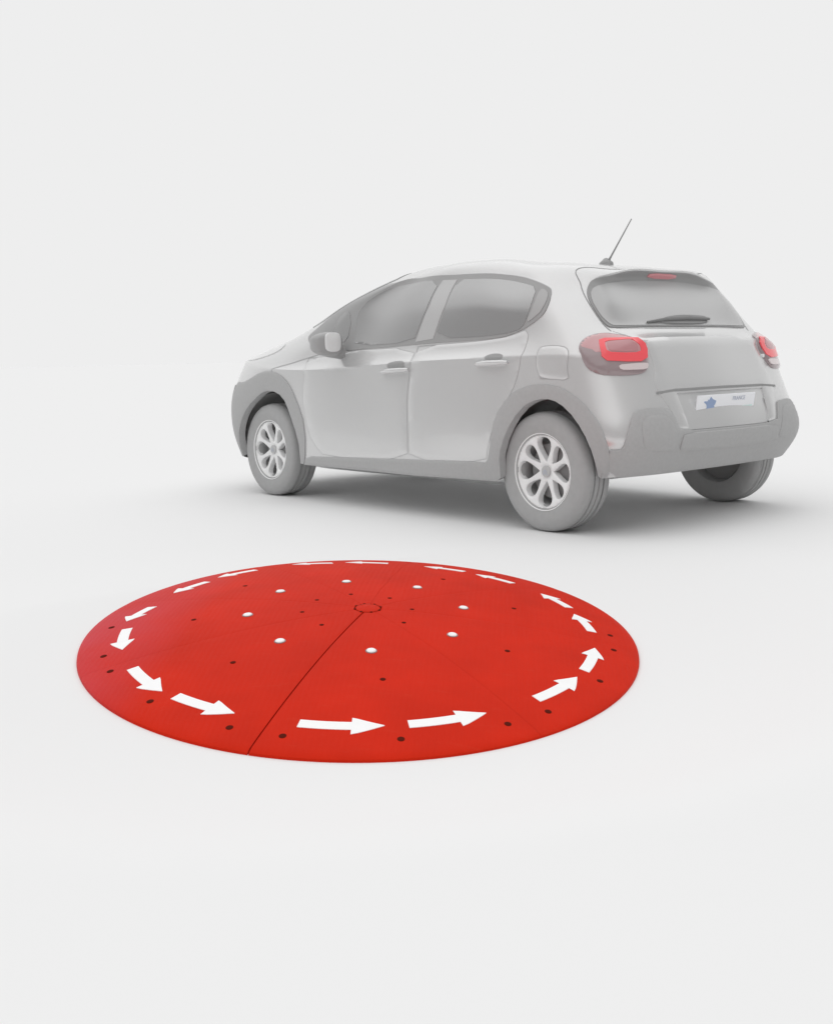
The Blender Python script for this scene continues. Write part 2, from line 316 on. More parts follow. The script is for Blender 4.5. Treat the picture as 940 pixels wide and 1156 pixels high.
def dress_rubber(m):
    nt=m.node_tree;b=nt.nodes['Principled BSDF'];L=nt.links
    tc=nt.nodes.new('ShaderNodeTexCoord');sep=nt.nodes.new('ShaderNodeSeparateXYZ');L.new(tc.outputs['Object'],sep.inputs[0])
    # pink sheen painted into the colour of one flank, broken up by noise
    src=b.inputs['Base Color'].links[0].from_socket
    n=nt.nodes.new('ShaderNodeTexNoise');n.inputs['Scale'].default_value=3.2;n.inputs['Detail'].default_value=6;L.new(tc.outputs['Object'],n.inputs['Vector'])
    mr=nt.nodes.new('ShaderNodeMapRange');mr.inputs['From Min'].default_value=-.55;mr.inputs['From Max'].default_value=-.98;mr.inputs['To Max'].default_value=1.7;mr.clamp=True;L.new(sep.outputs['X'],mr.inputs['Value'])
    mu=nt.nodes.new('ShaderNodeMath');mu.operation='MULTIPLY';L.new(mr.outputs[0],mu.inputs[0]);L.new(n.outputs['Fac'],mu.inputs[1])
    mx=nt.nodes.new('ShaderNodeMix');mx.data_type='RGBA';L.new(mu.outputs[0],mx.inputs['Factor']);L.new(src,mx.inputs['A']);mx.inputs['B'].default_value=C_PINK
    # scuffs: short pale streaks
    n2=nt.nodes.new('ShaderNodeTexNoise');n2.inputs['Scale'].default_value=9;n2.inputs['Detail'].default_value=8;n2.inputs['Roughness'].default_value=.75
    mp=nt.nodes.new('ShaderNodeMapping');mp.inputs['Scale'].default_value=(1,5,1);mp.inputs['Rotation'].default_value=(0,0,.6);L.new(tc.outputs['Object'],mp.inputs['Vector']);L.new(mp.outputs[0],n2.inputs['Vector'])
    mr2=nt.nodes.new('ShaderNodeMapRange');mr2.inputs['From Min'].default_value=.56;mr2.inputs['From Max'].default_value=.8;mr2.inputs['To Max'].default_value=.22;L.new(n2.outputs['Fac'],mr2.inputs['Value'])
    mx2=nt.nodes.new('ShaderNodeMix');mx2.data_type='RGBA';L.new(mr2.outputs[0],mx2.inputs['Factor']);L.new(mx.outputs['Result'],mx2.inputs['A']);mx2.inputs['B'].default_value=(.62,.09,.05,1)
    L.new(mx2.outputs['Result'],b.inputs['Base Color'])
    # moulded anti-slip ribs
    w=nt.nodes.new('ShaderNodeTexWave');w.inputs['Scale'].default_value=17;w.inputs['Distortion'].default_value=.6;w.inputs['Detail'].default_value=1;w.bands_direction='X'
    L.new(tc.outputs['Object'],w.inputs['Vector'])
    bp=[x for x in nt.nodes if x.type=='BUMP'][0];b2=nt.nodes.new('ShaderNodeBump');b2.inputs['Strength'].default_value=.35;b2.inputs['Distance'].default_value=.0012
    L.new(w.outputs['Fac'],b2.inputs['Height']);L.new(bp.outputs['Normal'],b2.inputs['Normal']);L.new(b2.outputs['Normal'],b.inputs['Normal'])
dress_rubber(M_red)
M_redbed=mat('lighter_red_band',C_REDBED,rough=.4,spec=.3,noise=.06,nscale=12)
M_white=mat('white_marking',srgb(252,252,252),rough=.55,spec=.3,noise=.012,nscale=30)
M_bolt=mat('dark_bolt_hole',srgb(92,30,20),rough=.9,spec=.05)
M_stud=mat('white_reflector',srgb(254,254,254),rough=.3,spec=.5)
M_studring=mat('grey_stud_rim',srgb(150,130,128),rough=.5)
# ------------------------------------------------------------------ ground
cen=np.array(DISC['cen']);du=np.array(DISC['u']);dv=np.array(DISC['v']);dn=np.array(DISC['n']);R=DISC['R'];DH=DISC['h'];DT=DISC['t']
def ground_z(X,Y):
    Z=cen[2]-(dn[0]*(X-cen[0])+dn[1]*(Y-cen[1]))/dn[2]
    k=.02;Z=.028-k*np.logaddexp(0,(.028-Z)/k)*1.0 if False else np.minimum(Z,.03)
    lo=-.36;k=.05;Z=lo+k*np.logaddexp(0,(Z-lo)/k)
    # level under and around the car, level far away, gently sloping where the round mat lies
    rr=np.hypot(X-cen[0],Y-cen[1])
    w=1-np.clip((rr-R*1.03)/1.0,0,1);w=w*w*(3-2*w)
    far=np.clip((rr-2.2)/6,0,1);far=far*far*(3-2*far)
    return Z*w-0.0*far
g1=np.unique(np.concatenate([np.linspace(-400,-40,10),np.linspace(-40,-8,17),np.linspace(-8,8,321),np.linspace(8,40,17),np.linspace(40,400,10)]))
GX,GY=np.meshgrid(g1,g1,indexing='ij');GZ=ground_z(GX,GY)
n1=len(g1);idx=np.arange(n1*n1).reshape(n1,n1)
q=np.stack([idx[:-1,:-1],idx[1:,:-1],idx[1:,1:],idx[:-1,1:]],-1).reshape(-1,4)
o=link('ground',mesh(np.stack([GX,GY,GZ],-1).reshape(-1,3),q.tolist()),M_ground,None,angle=0,kind='structure')
o['label']='seamless pale grey studio floor';
# ------------------------------------------------------------------ the round red mat
mat_obj=thing('mini_roundabout','low domed red rubber disc ringed by white arrows with eight white studs','traffic roundabout',(0,0,0))
mat_obj.matrix_world=Matrix(((du[0],dv[0],dn[0],cen[0]),(du[1],dv[1],dn[1],cen[1]),(du[2],dv[2],dn[2],cen[2]),(0,0,0,1)))
def dz(r): return R*(DT+DH*(1-r*r))
def dpt(r,a,o=0): return (R*r*math.cos(a),R*r*math.sin(a),dz(r)+o)
seams=[-150.7,-102.5,-51.5,-2.9,42.5,85.2,125,166]
RH=.048
segs=[]
for i in range(8):
    a0=math.radians(seams[i]);a1=math.radians(seams[(i+1)%8]+(360 if i==7 else 0))
    na=30;rs=[RH+.0012]+list(np.linspace(.09,.965,26))+[.978,.988,.994,.998]
    V=[];F=[]
    def gap(i): return {1:.0022}.get(i%8,.0004)
    for r in rs:
        g0=gap(i)/r/R;g1_=gap(i+1)/r/R
        for k in range(na+1):
            a=(a0+g0)+(a1-a0-g0-g1_)*k/na
            z=dz(r)
            if r>.965: x=(r-.965)/.035; z-=.008*(1-math.sqrt(max(0,1-x*x)))
            # softly eased edge along the two joints
            e=min(k,na-k)
            V.append((R*r*math.cos(a),R*r*math.sin(a),z-((.0015 if (i+(k>0))%8==1 else .0004) if e==0 else 0)))
    nr=len(rs)
    for k in range(na+1):
        a=(a0)+(a1-a0)*k/na;V.append((R*math.cos(a),R*math.sin(a),-.004))
    for j in range(nr):
        for k in range(na):
            A=j*(na+1)+k;F.append((A,A+1,A+na+2,A+na+1)[::-1])
    # joint walls
    base=len(V)
    for k in (0,na):
        for j in range(nr+1):
            x,y,z=V[j*(na+1)+k];V.append((x,y,-.004))
    for kk,k in enumerate((0,na)):
        for j in range(nr):
            A=j*(na+1)+k;B=A+na+1;A2=base+kk*(nr+1)+j;B2=A2+1
            f=(A,B,B2,A2);F.append(f if kk else f[::-1])
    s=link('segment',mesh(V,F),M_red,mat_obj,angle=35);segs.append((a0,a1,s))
def seg_of(a):
    for a0,a1,s in segs:
        for k in (-2*PI,0,2*PI):
            if a0<=a+k<a1: return s
    return segs[0][2]
def strip_mesh(rows,o,t):
    """rows: list of ((rL,aL),(rR,aR)); a plate lying on the dome, thickness t"""
    V=[];F=[]
    for l,r_ in rows:
        for (rr,aa) in (l,r_):
            V.append(dpt(rr,aa,o+t));V.append(dpt(rr,aa,o-.004))
    n=len(rows)
    for i in range(n-1):
        a=4*i;b=a+4
        F+= [(a,a+2,b+2,b),(a+1,a,b,b+1),(a+2,a+3,b+3,b+2)]
    F+= [(0,1,3,2),(4*n-4,4*n-2,4*n-1,4*n-3)]
    bm=bmesh.new();vs=[bm.verts.new(v) for v in V]
    for f in F:
        try: bm.faces.new([vs[i] for i in f])
        except Exception: pass
    bmesh.ops.remove_doubles(bm,verts=bm.verts[:],dist=1e-5)
    return from_bm(bm)
for (rt_,at_),(rp,ap) in DISC['arrows']:
    a0=math.radians(at_);a1=math.radians(ap)
    if a1<a0: a1+=2*PI
    sg=seg_of((a0+a1)/2)
    L=a1-a0;rm=lambda a:rt_+(rp-rt_)*(a-a0)/L
    ah=a1-L*.37
    rows=[]
    for k in range(9):
        a=a0+(ah-a0)*k/8;rows.append(((rm(a)-.0185,a),(rm(a)+.0185,a)))
    rows.append(((rm(ah)-.040,ah-.004),(rm(ah)+.040,ah-.004)))
    for k in range(1,7):
        a=ah+(a1-ah)*k/6;w=.040*(1-k/6)+.0008;rows.append(((rm(a)-w,a),(rm(a)+w,a)))
    link('arrow',strip_mesh(rows,.0004,.0012),M_white,sg,angle=30)
for r,a in DISC['studs']:
    a=math.radians(a)
    bm=bmesh.new();bm_lathe(bm,[(.0185,-.004),(.0185,.001),(.0178,.0018),(.0152,.0018),(.0152,.0)],28)
    T=Matrix.Translation(dpt(r,a))@Matrix.Rotation(a,4,'Z')@Matrix.Rotation(math.atan(2*DH*r),4,'Y')
    bmesh.ops.transform(bm,matrix=T,verts=bm.verts[:])
    st_=link('stud',from_bm(bm),M_studring,seg_of(a))
    bm=bmesh.new();bm_lathe(bm,[(.0152,0),(.0150,.0028),(.0134,.0046),(.009,.0056),(.004,.006),(0.0001,.0061)],28)
    bmesh.ops.transform(bm,matrix=T,verts=bm.verts[:])
    link('reflector',from_bm(bm),M_stud,seg_of(a))
def bolt(r,a,rad):
    a=math.radians(a);bm=bmesh.new()
    bm_lathe(bm,[(rad,-.004),(rad,.0006),(rad*.5,.0012),(.0001,.0014)],18)
    T=Matrix.Translation(dpt(r,a))@Matrix.Rotation(a,4,'Z')@Matrix.Rotation(math.atan(2*DH*r),4,'Y')
    bmesh.ops.transform(bm,matrix=T,verts=bm.verts[:])
    link('bolt',from_bm(bm),M_bolt,seg_of(a))
for r,a in DISC['bolts']: bolt(r,a,.0105)
for r,a in DISC['mid']: bolt(r,a,.0088)
for r,a in DISC['inner']: bolt(r,a,.0075)
bm=bmesh.new()
bm_lathe(bm,[(RH*R,-.01),(RH*R,dz(RH)+.0004),(RH*R*.93,dz(RH)+.0016),(RH*R*.2,dz(0)+.0020),(.0001,dz(0)+.0020)],8)
bmesh.ops.rotate(bm,cent=(0,0,0),matrix=Matrix.Rotation(math.radians(22),3,'Z'),verts=bm.verts[:])
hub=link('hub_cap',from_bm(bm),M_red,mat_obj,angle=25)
for k in range(8):
    a=math.radians(22+45*k);bm=bmesh.new()
    bm_lathe(bm,[(.0046,-.003),(.0046,.001),(.0001,.0014)],10,M=Matrix.Translation((RH*R*math.cos(a),RH*R*math.sin(a),dz(RH)+.0008)))
    link('hub_pin',from_bm(bm),M_bolt,hub)
# ------------------------------------------------------------------ the car
car=thing('parked_car','pale grey five-door hatchback seen from behind, red tail lamps and white number plate','car',(1.3,0,0))
def put(o):            # parts are modelled in the car's own frame: rear axle at x=0
    return o
carM=Matrix.Translation((-1.3,0,0))
BK=BAKE
W_RO=[(8.57,-.2),(8.57,.6),(8.60,1.44)]+[(8.608,1.808),(8.735,2.36),(8.971,2.874),(9.255,3.039),(9.607,3.097),(9.951,3.029),(10.394,2.73),(10.65,2.177),(10.76,1.366),(10.79,.6),(10.79,-.2)]
W_FR=[(4.74,-.2),(4.745,.6),(4.743,1.15),(4.697,1.888),(4.50,2.634),(4.356,3.05),(4.109,3.23),(3.881,3.135),(3.584,2.742),(3.36,2.3),(3.18,1.8),(3.07,1.2),(3.05,.5),(3.05,-.2)]
ns,ntt=15,15
sv=np.linspace(0,28,28*ns+1)[:-1];tv=np.concatenate([np.linspace(0,10,10*ntt+1)])
S,T=np.meshgrid(sv,tv,indexing='ij')
P,N=surfn(S.ravel(),T.ravel())
def grid_faces(a,b):
    id_=np.arange(a*b).reshape(a,b)
    f=np.stack([id_[:,:-1],np.roll(id_,-1,0)[:,:-1],np.roll(id_,-1,0)[:,1:],id_[:,1:]],-1).reshape(-1,4)
    return f
F=grid_faces(len(sv),len(tv))
cs=np.stack([(S[:,:-1].ravel()+.5*28/len(sv)),T[:,:-1].ravel()+.5/ntt],1)
cl=cs.copy();cl[:,0]=np.where(cs[:,0]>14,28-cs[:,0],cs[:,0])
recess=sym([(14,3.24),(12.95,3.24),(13.03,2.42),(14,2.42)])
hole=pip(cl,W_RO)|pip(cl,W_FR)|(dist(cl,W_RO)<.07)|(dist(cl,W_FR)<.07)
big=[(s,t) for s,t in recess]
hole|=pip(cs,np.array(recess))
F=F[~hole]
bm=bmesh.new();me=mesh(P,F.tolist());bm.from_mesh(me)
bmesh.ops.remove_doubles(bm,verts=[v for v in bm.verts if abs(v.co.y)<.012 and v.co.z>1.2],dist=.0008)
loose=[v for v in bm.verts if not v.link_faces];bmesh.ops.delete(bm,geom=loose,context='VERTS')
me=bpy.data.meshes.new('mesh');bm.to_mesh(me);bm.free()
body=link('body',me,M_paint,car,angle=28)
# underside, wheel wells
V=[];Fc=[]
bm=bmesh.new()
for x0,x1,y0 in ((-.42,-.34,.60),(-.34,.34,.50),(.34,2.16,.705),(2.16,2.92,.50),(2.92,3.05,.60)):
    bm_box(bm,((x0+x1)/2,0,.315),(x1-x0,2*y0,.05))
link('underbody',from_bm(bm),mat('pale_underside',srgb(236,236,236),rough=.9,spec=.05),car)
for xw,zo in ((0,0),(2.54,0)):
    for sd in (1,-1):
        bm=bmesh.new();n=28;rows=[]
        for k in range(n+1):
            a=-.06+(PI+.12)*k/n
            rows.append([bm.verts.new((xw-.012*(xw==0)+(.352 if xw==0 else .375)*math.cos(a),sd*y,.315+.365*math.sin(a))) for y in (.50,.775)])
        for a,b in zip(rows[:-1],rows[1:]): bm.faces.new((a[0],b[0],b[1],a[1]))
        bm.faces.new([r[0] for r in rows])
        link('wheel_arch_liner',from_bm(bm),M_dark,car,angle=50)
# window surround and panes
dlo=[(3.08,5.06),(4.0,5.06)]+[tuple(p) for p in BK['dlo'][1:19]]+[(3.6,7.25),(2.95,7.12),(2.72,6.7),(2.75,5.9),(2.9,5.3)]
fr=patch('window_surround',dlo,M_frame,car,both=True,off=.004,grid=(.09,.09))
patch('front_window',BK['glass_f'],M_glass,car,both=True,off=.0062,smooth=1,grid=(.09,.09))
patch('quarter_window',[(3.62,5.75),(3.42,6.15),(4.15,6.0),(4.62,5.36),(4.25,5.30)],M_glass,car,both=True,off=.0062,smooth=1,grid=(.09,.09))
patch('rear_window',BK['glass_r'],M_glass,car,both=True,off=.0062,smooth=1,grid=(.09,.09))
patch('quarter_panel',BK['qpanel'],mat('grey_quarter_trim',srgb(*C_QP),rough=.35,coat=.3),car,both=True,off=.0068,smooth=1)
patch('pillar_trim',BK['pillar'],mat('grey_pillar',srgb(*C_PILLAR),rough=.35,coat=.4),car,both=True,off=.0058,smooth=0)
ws=[(0,5.25),(1.2,5.25),(2.2,5.3),(2.5,5.6),(2.55,6.6),(2.3,7.2),(1.2,7.45),(0,7.5)]
patch('windscreen',[(s,t) for s,t in ws if s>0]+[(28-s if s else 0,t) for s,t in ws[::-1]] if False else [(0.02,5.25)]+[p for p in ws if p[0]>0]+[(0.02,7.5)],M_glass,car,both=True,off=.004,smooth=0,grid=(.1,.1))
# doors, flap and handles
HB=.0032
fd=patch('front_door',BK['door_f'],M_paint,car,both=True,off=HB,smooth=1,grid=(.1,.1),round_edge=.004)
rd=patch('rear_door',BK['door_r'],M_paint,car,both=True,off=HB,smooth=1,grid=(.1,.1),round_edge=.004)
fuel=[(9.47,3.50)]+[tuple(p) for p in BK['fuel']]+[(10.22,3.50)]
patch('fuel_flap',fuel,M_paint,car,off=.0024,smooth=1,round_edge=.003)
def closed(l): return list(l)+[l[0]]
gaps=[]
for line,w in ((closed(BK['door_f']),.0055),(closed(BK['door_r']),.0055),(closed(fuel),.0065),([(4.2,5.0),(4.0,4.72),(3.9,4.2),(3.95,3.9)],.007)):
    gaps.append((line,w))
for mi in (False,True):
    VV=[];FF=[]
    for line,w in gaps:
        if mi and line[0]==tuple(fuel[0]): continue
        v,f=ribbon_mesh(line,w,.0007,mi,smooth=1);b=len(VV);VV+=v.tolist();FF+=[tuple(i+b for i in q_) for q_ in f]
    link('panel_gap',mesh(VV,FF),M_gap,car)
hgap=[(12.07,4.80),(11.96,5.15),(11.82,5.6),(11.62,6.2),(11.2,7.2),(10.88,7.8),(10.95,8.2),(11.5,8.5),(12.4,8.8),(14,9.05)]
for mi in (False,True):
    v,f=ribbon_mesh(hgap,.0055,.0012,mi);link('tailgate_gap',mesh(v,f),mat('soft_gap',srgb(165,165,165),rough=.9,spec=.1),car)
def handle(c0,c1,rec,parent,sd):
    a=surf([c0[0]],[c0[1]])[0];b=surf([c1[0]],[c1[1]])[0]
    p,n=surfn([(c0[0]+c1[0])/2],[(c0[1]+c1[1])/2]);n=n[0]
    v,f=patch_mesh(rec,off=.0045,thick=.002,smooth=2,mirror=sd<0,grid=(.05,.05))
    link('handle_recess',mesh(v,f),M_recess,parent,angle=40)
    bm=bmesh.new();k=9
    d=(b-a);pts=[];rads=[]
    for i in range(k):
        x=i/(k-1);q=a+d*x+n*(.018+.016*math.sin(PI*min(max(x,.0),1))**.5);q=q*np.array([1,sd,1]);pts.append(q)
        rads.append(.006+.0085*math.sin(PI*min(max(x,.03),.97))**.4)
    bm_tube(bm,pts,rads,12)
    link('handle',from_bm(bm),M_paint,parent,angle=60)
M_recess=mat('handle_recess',srgb(*C_RECESS),rough=.6,spec=.2)
for i,sd in enumerate((1,-1)):
    handle((6.30,3.76),(6.86,3.78),[(6.36,3.84),(6.40,4.06),(6.52,4.16),(6.66,4.12),(6.74,3.98),(6.74,3.82)],fd[i],sd)
    handle((8.17,3.86),(8.76,3.88),[(8.26,3.94),(8.30,4.14),(8.40,4.24),(8.54,4.22),(8.63,4.10),(8.63,3.94)],rd[i],sd)
# lower cladding
ro=[(8.30,1.02),(8.31,1.55)]+[tuple(p) for p in BK['arch_ro'][1:11]]+[(11.07,1.90),(11.10,1.75),(11.04,1.02)]
W_RO2=[(s,t) for s,t in W_RO]
def ring(outer,inner):          # an arch band: outer edge forward-to-back, inner edge back-to-front
    return outer+inner[::-1]
patch('wheel_arch_trim',ring(ro,[(8.58,1.02)]+W_RO[2:-2]+[(10.77,1.02)]),M_trim,car,both=True,off=.010,thick=.05,smooth=1,round_edge=.006)
fo=[(4.83,1.02)]+[tuple(p) for p in BK['arch_fo'][1:]]+[(3.2,3.42),(2.95,3.45),(2.75,3.3),(2.72,2.0),(2.72,1.02)]
patch('wheel_arch_trim',ring(fo,[(4.74,1.02)]+W_FR[2:-2]+[(3.05,1.02)]),M_trim,car,both=True,off=.010,thick=.05,smooth=1,round_edge=.006)
patch('front_bumper',[(.02,1.02),(.02,3.2),(1.5,3.3),(2.70,3.32),(2.70,2.0),(2.70,1.02)],M_trim,car,both=True,off=.008,smooth=0)
patch('sill',[(4.84,1.01),(4.84,1.22),(4.95,1.31),(5.68,1.39),(6.75,1.475),(8.28,1.56),(8.36,1.5),(8.36,1.01)],M_trim,car,both=True,off=.0092,smooth=0,round_edge=.006)
# tailgate
tgh=[(14,4.93),(12.18,4.92),(12.10,4.80),(12.32,4.55),(12.48,4.2),(12.62,3.95),(12.60,3.6),(12.50,3.45),(12.50,3.27),(12.66,3.0),(12.78,2.46),(14,2.43)]
tg=patch('tailgate',sym(tgh),M_paint,car,holes=[recess],off=.004,thick=.022,smooth=0,grid=(.09,.09),round_edge=.004)[0]
rc=np.array(recess);rcc=rc.mean(0)
patch('plate_recess',[tuple(rcc+(p-rcc)*1.03) for p in rc],M_paint,tg,off=-.006,thick=.004,smooth=0)
v,f=ribbon_mesh([(12.46,3.255),(12.95,3.285),(14,3.29),(15.05,3.285),(15.54,3.255)],.012,.0046,smooth=0);link('tailgate_lip_shade',mesh(v,f),mat('lip_shade',srgb(150,150,150),rough=.8),tg)  # dark ribbon paints the shade of the crease above the plate
rwh=[(14,5.0),(13,4.99),(12.16,4.975),(12.06,5.0),(11.97,5.25),(11.86,5.6),(11.70,6.15),(11.65,6.5),(11.68,6.8),(11.88,7.25),(12.3,7.68),(13,7.92),(14,8.05)]
glh=[(14,5.06),(12.25,5.04),(12.15,5.06),(12.06,5.25),(11.95,5.6),(11.80,6.12),(11.82,6.56),(12.2,6.82),(13.2,6.96),(14,7.0)]
patch('spoiler_band',sym(rwh),M_band,tg,off=.0050,smooth=1) if False else None
M_band=mat('grey_spoiler_underside',srgb(*C_BAND),rough=.4,coat=.2)
band=patch('rear_window_surround',sym(rwh),M_band,tg,off=.0055,smooth=1)[0]
patch('pane',sym(glh),M_rglass,tg,off=.0078,smooth=1)
patch('brake_light',[(13.62,7.22),(13.62,7.86),(14.38,7.86),(14.38,7.22)],M_hbl,tg,off=.010,smooth=1,bulge=.004,bw=.01)
# spoiler lip over the glass: the roof's trailing edge
# wiper
def sp(s,t,o):
    p,n=surfn([s],[t]);return p[0]+n[0]*o
bm=bmesh.new()
bm_tube(bm,[sp(13.08,5.16,.014),sp(13.5,5.27,.018),sp(14.1,5.33,.02),sp(14.68,5.30,.02)],[.005,.009,.010,.008],8)
wip=link('wiper',from_bm(bm),M_wip if False else mat('wiper_black',srgb(128,128,128),rough=.5),tg)
v,f=patch_mesh([(13.3,5.10),(13.45,5.36),(13.9,5.53),(14.4,5.52),(14.72,5.46),(14.62,5.22),(14.45,5.10)],off=.014,thick=.008,smooth=2)
link('wiper_arm',mesh(v,f),mat('wiper_arm',srgb(146,146,146),rough=.5),wip)
# tail lamps
for sd in (1,-1):
    lmp=patch('tail_light',BK['lampL'],M_lens_dark,car,side=sd,off=.006,thick=.02,smooth=2,bulge=.012,bw=.03)[0]
    up=[(10.655,4.16),(10.86,4.42),(11.255,4.61),(11.86,4.69),(12.25,4.45),(12.43,4.0),(12.5,3.86),(12.4,3.74),(11.9,3.80),(11.3,3.88),(11.0,3.98)]
    patch('upper_lens',up,M_lens_pink,lmp,side=sd,off=.0095,thick=.006,smooth=2,bulge=.0105,bw=.03)
    ring_o=[(11.43,4.40),(11.30,4.1),(11.27,3.84),(11.85,3.765),(12.41,3.70),(12.53,3.92),(12.40,4.02),(12.10,4.24)]
    ring_i=[(11.55,4.24),(11.47,4.06),(11.45,3.95),(11.9,3.885),(12.32,3.835),(12.36,3.92),(12.30,3.98),(12.06,4.12)]
    patch('light_guide',ring_o,M_ring,lmp,holes=[ring_i],side=sd,off=.0225,thick=.008,smooth=1)
    patch('inner_lens',[tuple(np.array(ring_i).mean(0)+(np.array(p)-np.array(ring_i).mean(0))*.86) for p in ring_i],M_ringin,lmp,side=sd,off=.0222,thick=.006,smooth=1)
    patch('reversing_light',[(11.72,3.73),(11.74,3.65),(12.06,3.62),(12.36,3.60),(12.42,3.66),(12.40,3.69),(12.06,3.71)],M_rev,lmp,side=sd,off=.0195,thick=.006,smooth=1)
# rear bumper
bh=[(14,2.385),(12.76,2.405),(12.70,2.72),(12.66,2.85),(12.60,2.97),(12.3,3.0),(11.99,2.985),(11.86,2.93),(11.74,2.77),(11.57,2.4),(11.40,1.98),(11.28,1.97),(11.17,1.95),(11.08,2.0),(11.03,1.02),(12,1.02),(13,1.02),(14,1.02)]
bp=patch('rear_bumper',sym(bh),M_trim,car,off=.014,thick=.03,smooth=1,round_edge=.008,grid=(.09,.09))[0]
patch('bumper_bar',sym([(14,2.33),(12.84,2.35),(12.74,2.05),(12.74,1.78),(14,1.74)]),M_trim2 if False else M_trim,bp,off=.024,thick=.014,smooth=1,round_edge=.008)
for sd in (1,-1):
    patch('corner_panel',[(11.93,1.86),(11.95,2.6),(12.06,2.80),(12.22,2.86),(12.46,2.84),(12.57,2.72),(12.68,2.2),(12.69,1.82)],M_panel if False else M_trim,bp,side=sd,off=.019,thick=.01,smooth=2,round_edge=.006)
# number plate
pc=np.array([-.548,.006,.622]);tilt=math.radians(11)
PM=Matrix.Translation(pc)@Matrix.Rotation(-tilt,4,'Y')@Matrix(((0,0,-1,0),(-1,0,0,0),(0,1,0,0),(0,0,0,1)))   # local x: to the viewer's right, y: up, z: rearwards
bm=bmesh.new();bm_box(bm,(0,0,-.003),(.505,.104,.007),bevel=.003);bmesh.ops.transform(bm,matrix=PM,verts=bm.verts[:])
pl=link('number_plate',from_bm(bm),M_plate,car,angle=30)
def flat(name,poly,z,m,parent):
    bm=bmesh.new();vs=[bm.verts.new((x,y,z)) for x,y in poly];f=bm.faces.new(vs)
    r=bmesh.ops.extrude_face_region(bm,geom=[f]);bmesh.ops.translate(bm,vec=(0,0,-.0008),verts=[e for e in r['geom'] if isinstance(e,bmesh.types.BMVert)])
    bmesh.ops.transform(bm,matrix=PM,verts=bm.verts[:]);return link(name,from_bm(bm),m,parent,angle=20)
FRA=[(0,1),(.12,.86),(.3,.72),(.52,.62),(.86,.5),(.78,.24),(.72,.1),(.56,-.06),(.66,-.1),(.7,-.3),(.76,-.56),(.56,-.72),(.3,-.62),(.08,-.66),(.02,-.86),(-.22,-.82),(-.56,-.66),(-.5,-.3),(-.52,.0),(-.66,.2),(-1,.42),(-.9,.52),(-.62,.5),(-.42,.52),(-.4,.7),(-.22,.62),(-.12,.86)]
flat('map_emblem',[(-.140+.056*x,-.003+.046*y) for x,y in FRA],.0018,M_blue,pl)
flat('mint_stripe',[(-.01,-.030),(.235,-.034),(.235,-.014),(.09,-.016),(-.01,-.024)],.0014,M_mint,pl)
cu=bpy.data.curves.new('plate_text','FONT');cu.body='FRANCE';cu.size=.03;cu.align_x='CENTER';cu.align_y='CENTER';cu.extrude=.0004
to=bpy.data.objects.new('plate_text',cu);COL.objects.link(to)
dg=bpy.context.evaluated_depsgraph_get();tm=bpy.data.meshes.new_from_object(to.evaluated_get(dg))
bpy.data.objects.remove(to);tm.transform(PM@Matrix.Translation((.105,.026,.0016)));link('plate_text',tm,M_greyink,pl,angle=0)
# plate screws / keyhole on the tailgate
for y,z in ((-.335,.575),(-.50,.865)):
    bm=bmesh.new();bm_lathe(bm,[(.011,-.01),(.011,.006),(.007,.009),(.0001,.009)],16,M=Matrix.Translation((-.536 if z<.7 else -.436,y,z))@Matrix.Rotation(-PI/2-.15,4,'Y'))
    link('button',from_bm(bm),M_mirror,tg)
# antenna
bm=bmesh.new();b0=surf([9.0],[10.0])[0]
bx=.265;bz=float(np.interp(bx,[.24,.38],[1.400,1.415]))
bm_lathe(bm,[(.034,-.006),(.032,.010),(.022,.020),(.010,.034),(.0001,.038)],20,M=Matrix.Translation((bx,0,bz))@Matrix.Diagonal((1.5,.8,1,1)))
an=link('antenna_base',from_bm(bm),M_frame,car,angle=50)
bm=bmesh.new();tip=np.array([.071,0,1.642]);b1=np.array([bx-.02,0,bz+.02])
bm_tube(bm,[b1,b1+(tip-b1)*.12,tip],[.0075,.0052,.0032],10)
link('antenna',from_bm(bm),M_frame,an,angle=60)
# door mirrors
for i,sd in enumerate((1,-1)):
    bm=bmesh.new();r=bmesh.ops.create_cube(bm,size=1);bmesh.ops.subdivide_edges(bm,edges=bm.edges[:],cuts=7,use_grid_fill=True)
    for v in bm.verts:
        x,y,z=[2*c for c in v.co];
        n=Vector((x,y,z));p=3.6;l=(abs(x)**p+abs(y)**p+abs(z)**p)**(1/p);n/=l
        sx=1-.25*max(0,n.x);    # narrows towards the front
        v.co=(1.722+.060*n.x,.920+.102*n.y*(1-.12*max(0,n.x)),.996+(.066 if n.z>0 else .082)*n.z*(1-.2*max(0,n.x))*(1-.22*max(0,n.y)))
        v.co.y*=1;v.co=(v.co.x,v.co.y*sd,v.co.z)
    mr=link('door_mirror',from_bm(bm),M_mirhouse if False else mat('mirror_housing',srgb(*C_MIRR),rough=.45),fd[i],angle=60)
    bm=bmesh.new();bm_lathe(bm,[(1,-.006),(1,.003),(.93,.006),(.0001,.0065)],40)
    for v in bm.verts:     # rounded rectangle facing the rear
        x,y,z=v.co;l=math.hypot(x,y)
        if l>1e-3: p=(abs(x/l)**3.4+abs(y/l)**3.4)**(1/3.4);x,y=x/p,y/p
        v.co=(-z,y*.060,x*.058)
    bmesh.ops.rotate(bm,cent=(0,0,0),matrix=Matrix.Rotation(math.radians(6*sd),3,'Z'),verts=bm.verts[:])
    bmesh.ops.translate(bm,vec=(1.661,.908*sd,1.000),verts=bm.verts[:])
    link('mirror_glass',from_bm(bm),M_mirror,mr,angle=40)
    bm=bmesh.new();bm_tube(bm,[(1.74,.80*sd,.945),(1.735,.85*sd,.945),(1.73,.90*sd,.955)],[.05,.042,.045],14)
    link('mirror_stalk',from_bm(bm),M_mirr2 if False else M_frame,mr,angle=50)
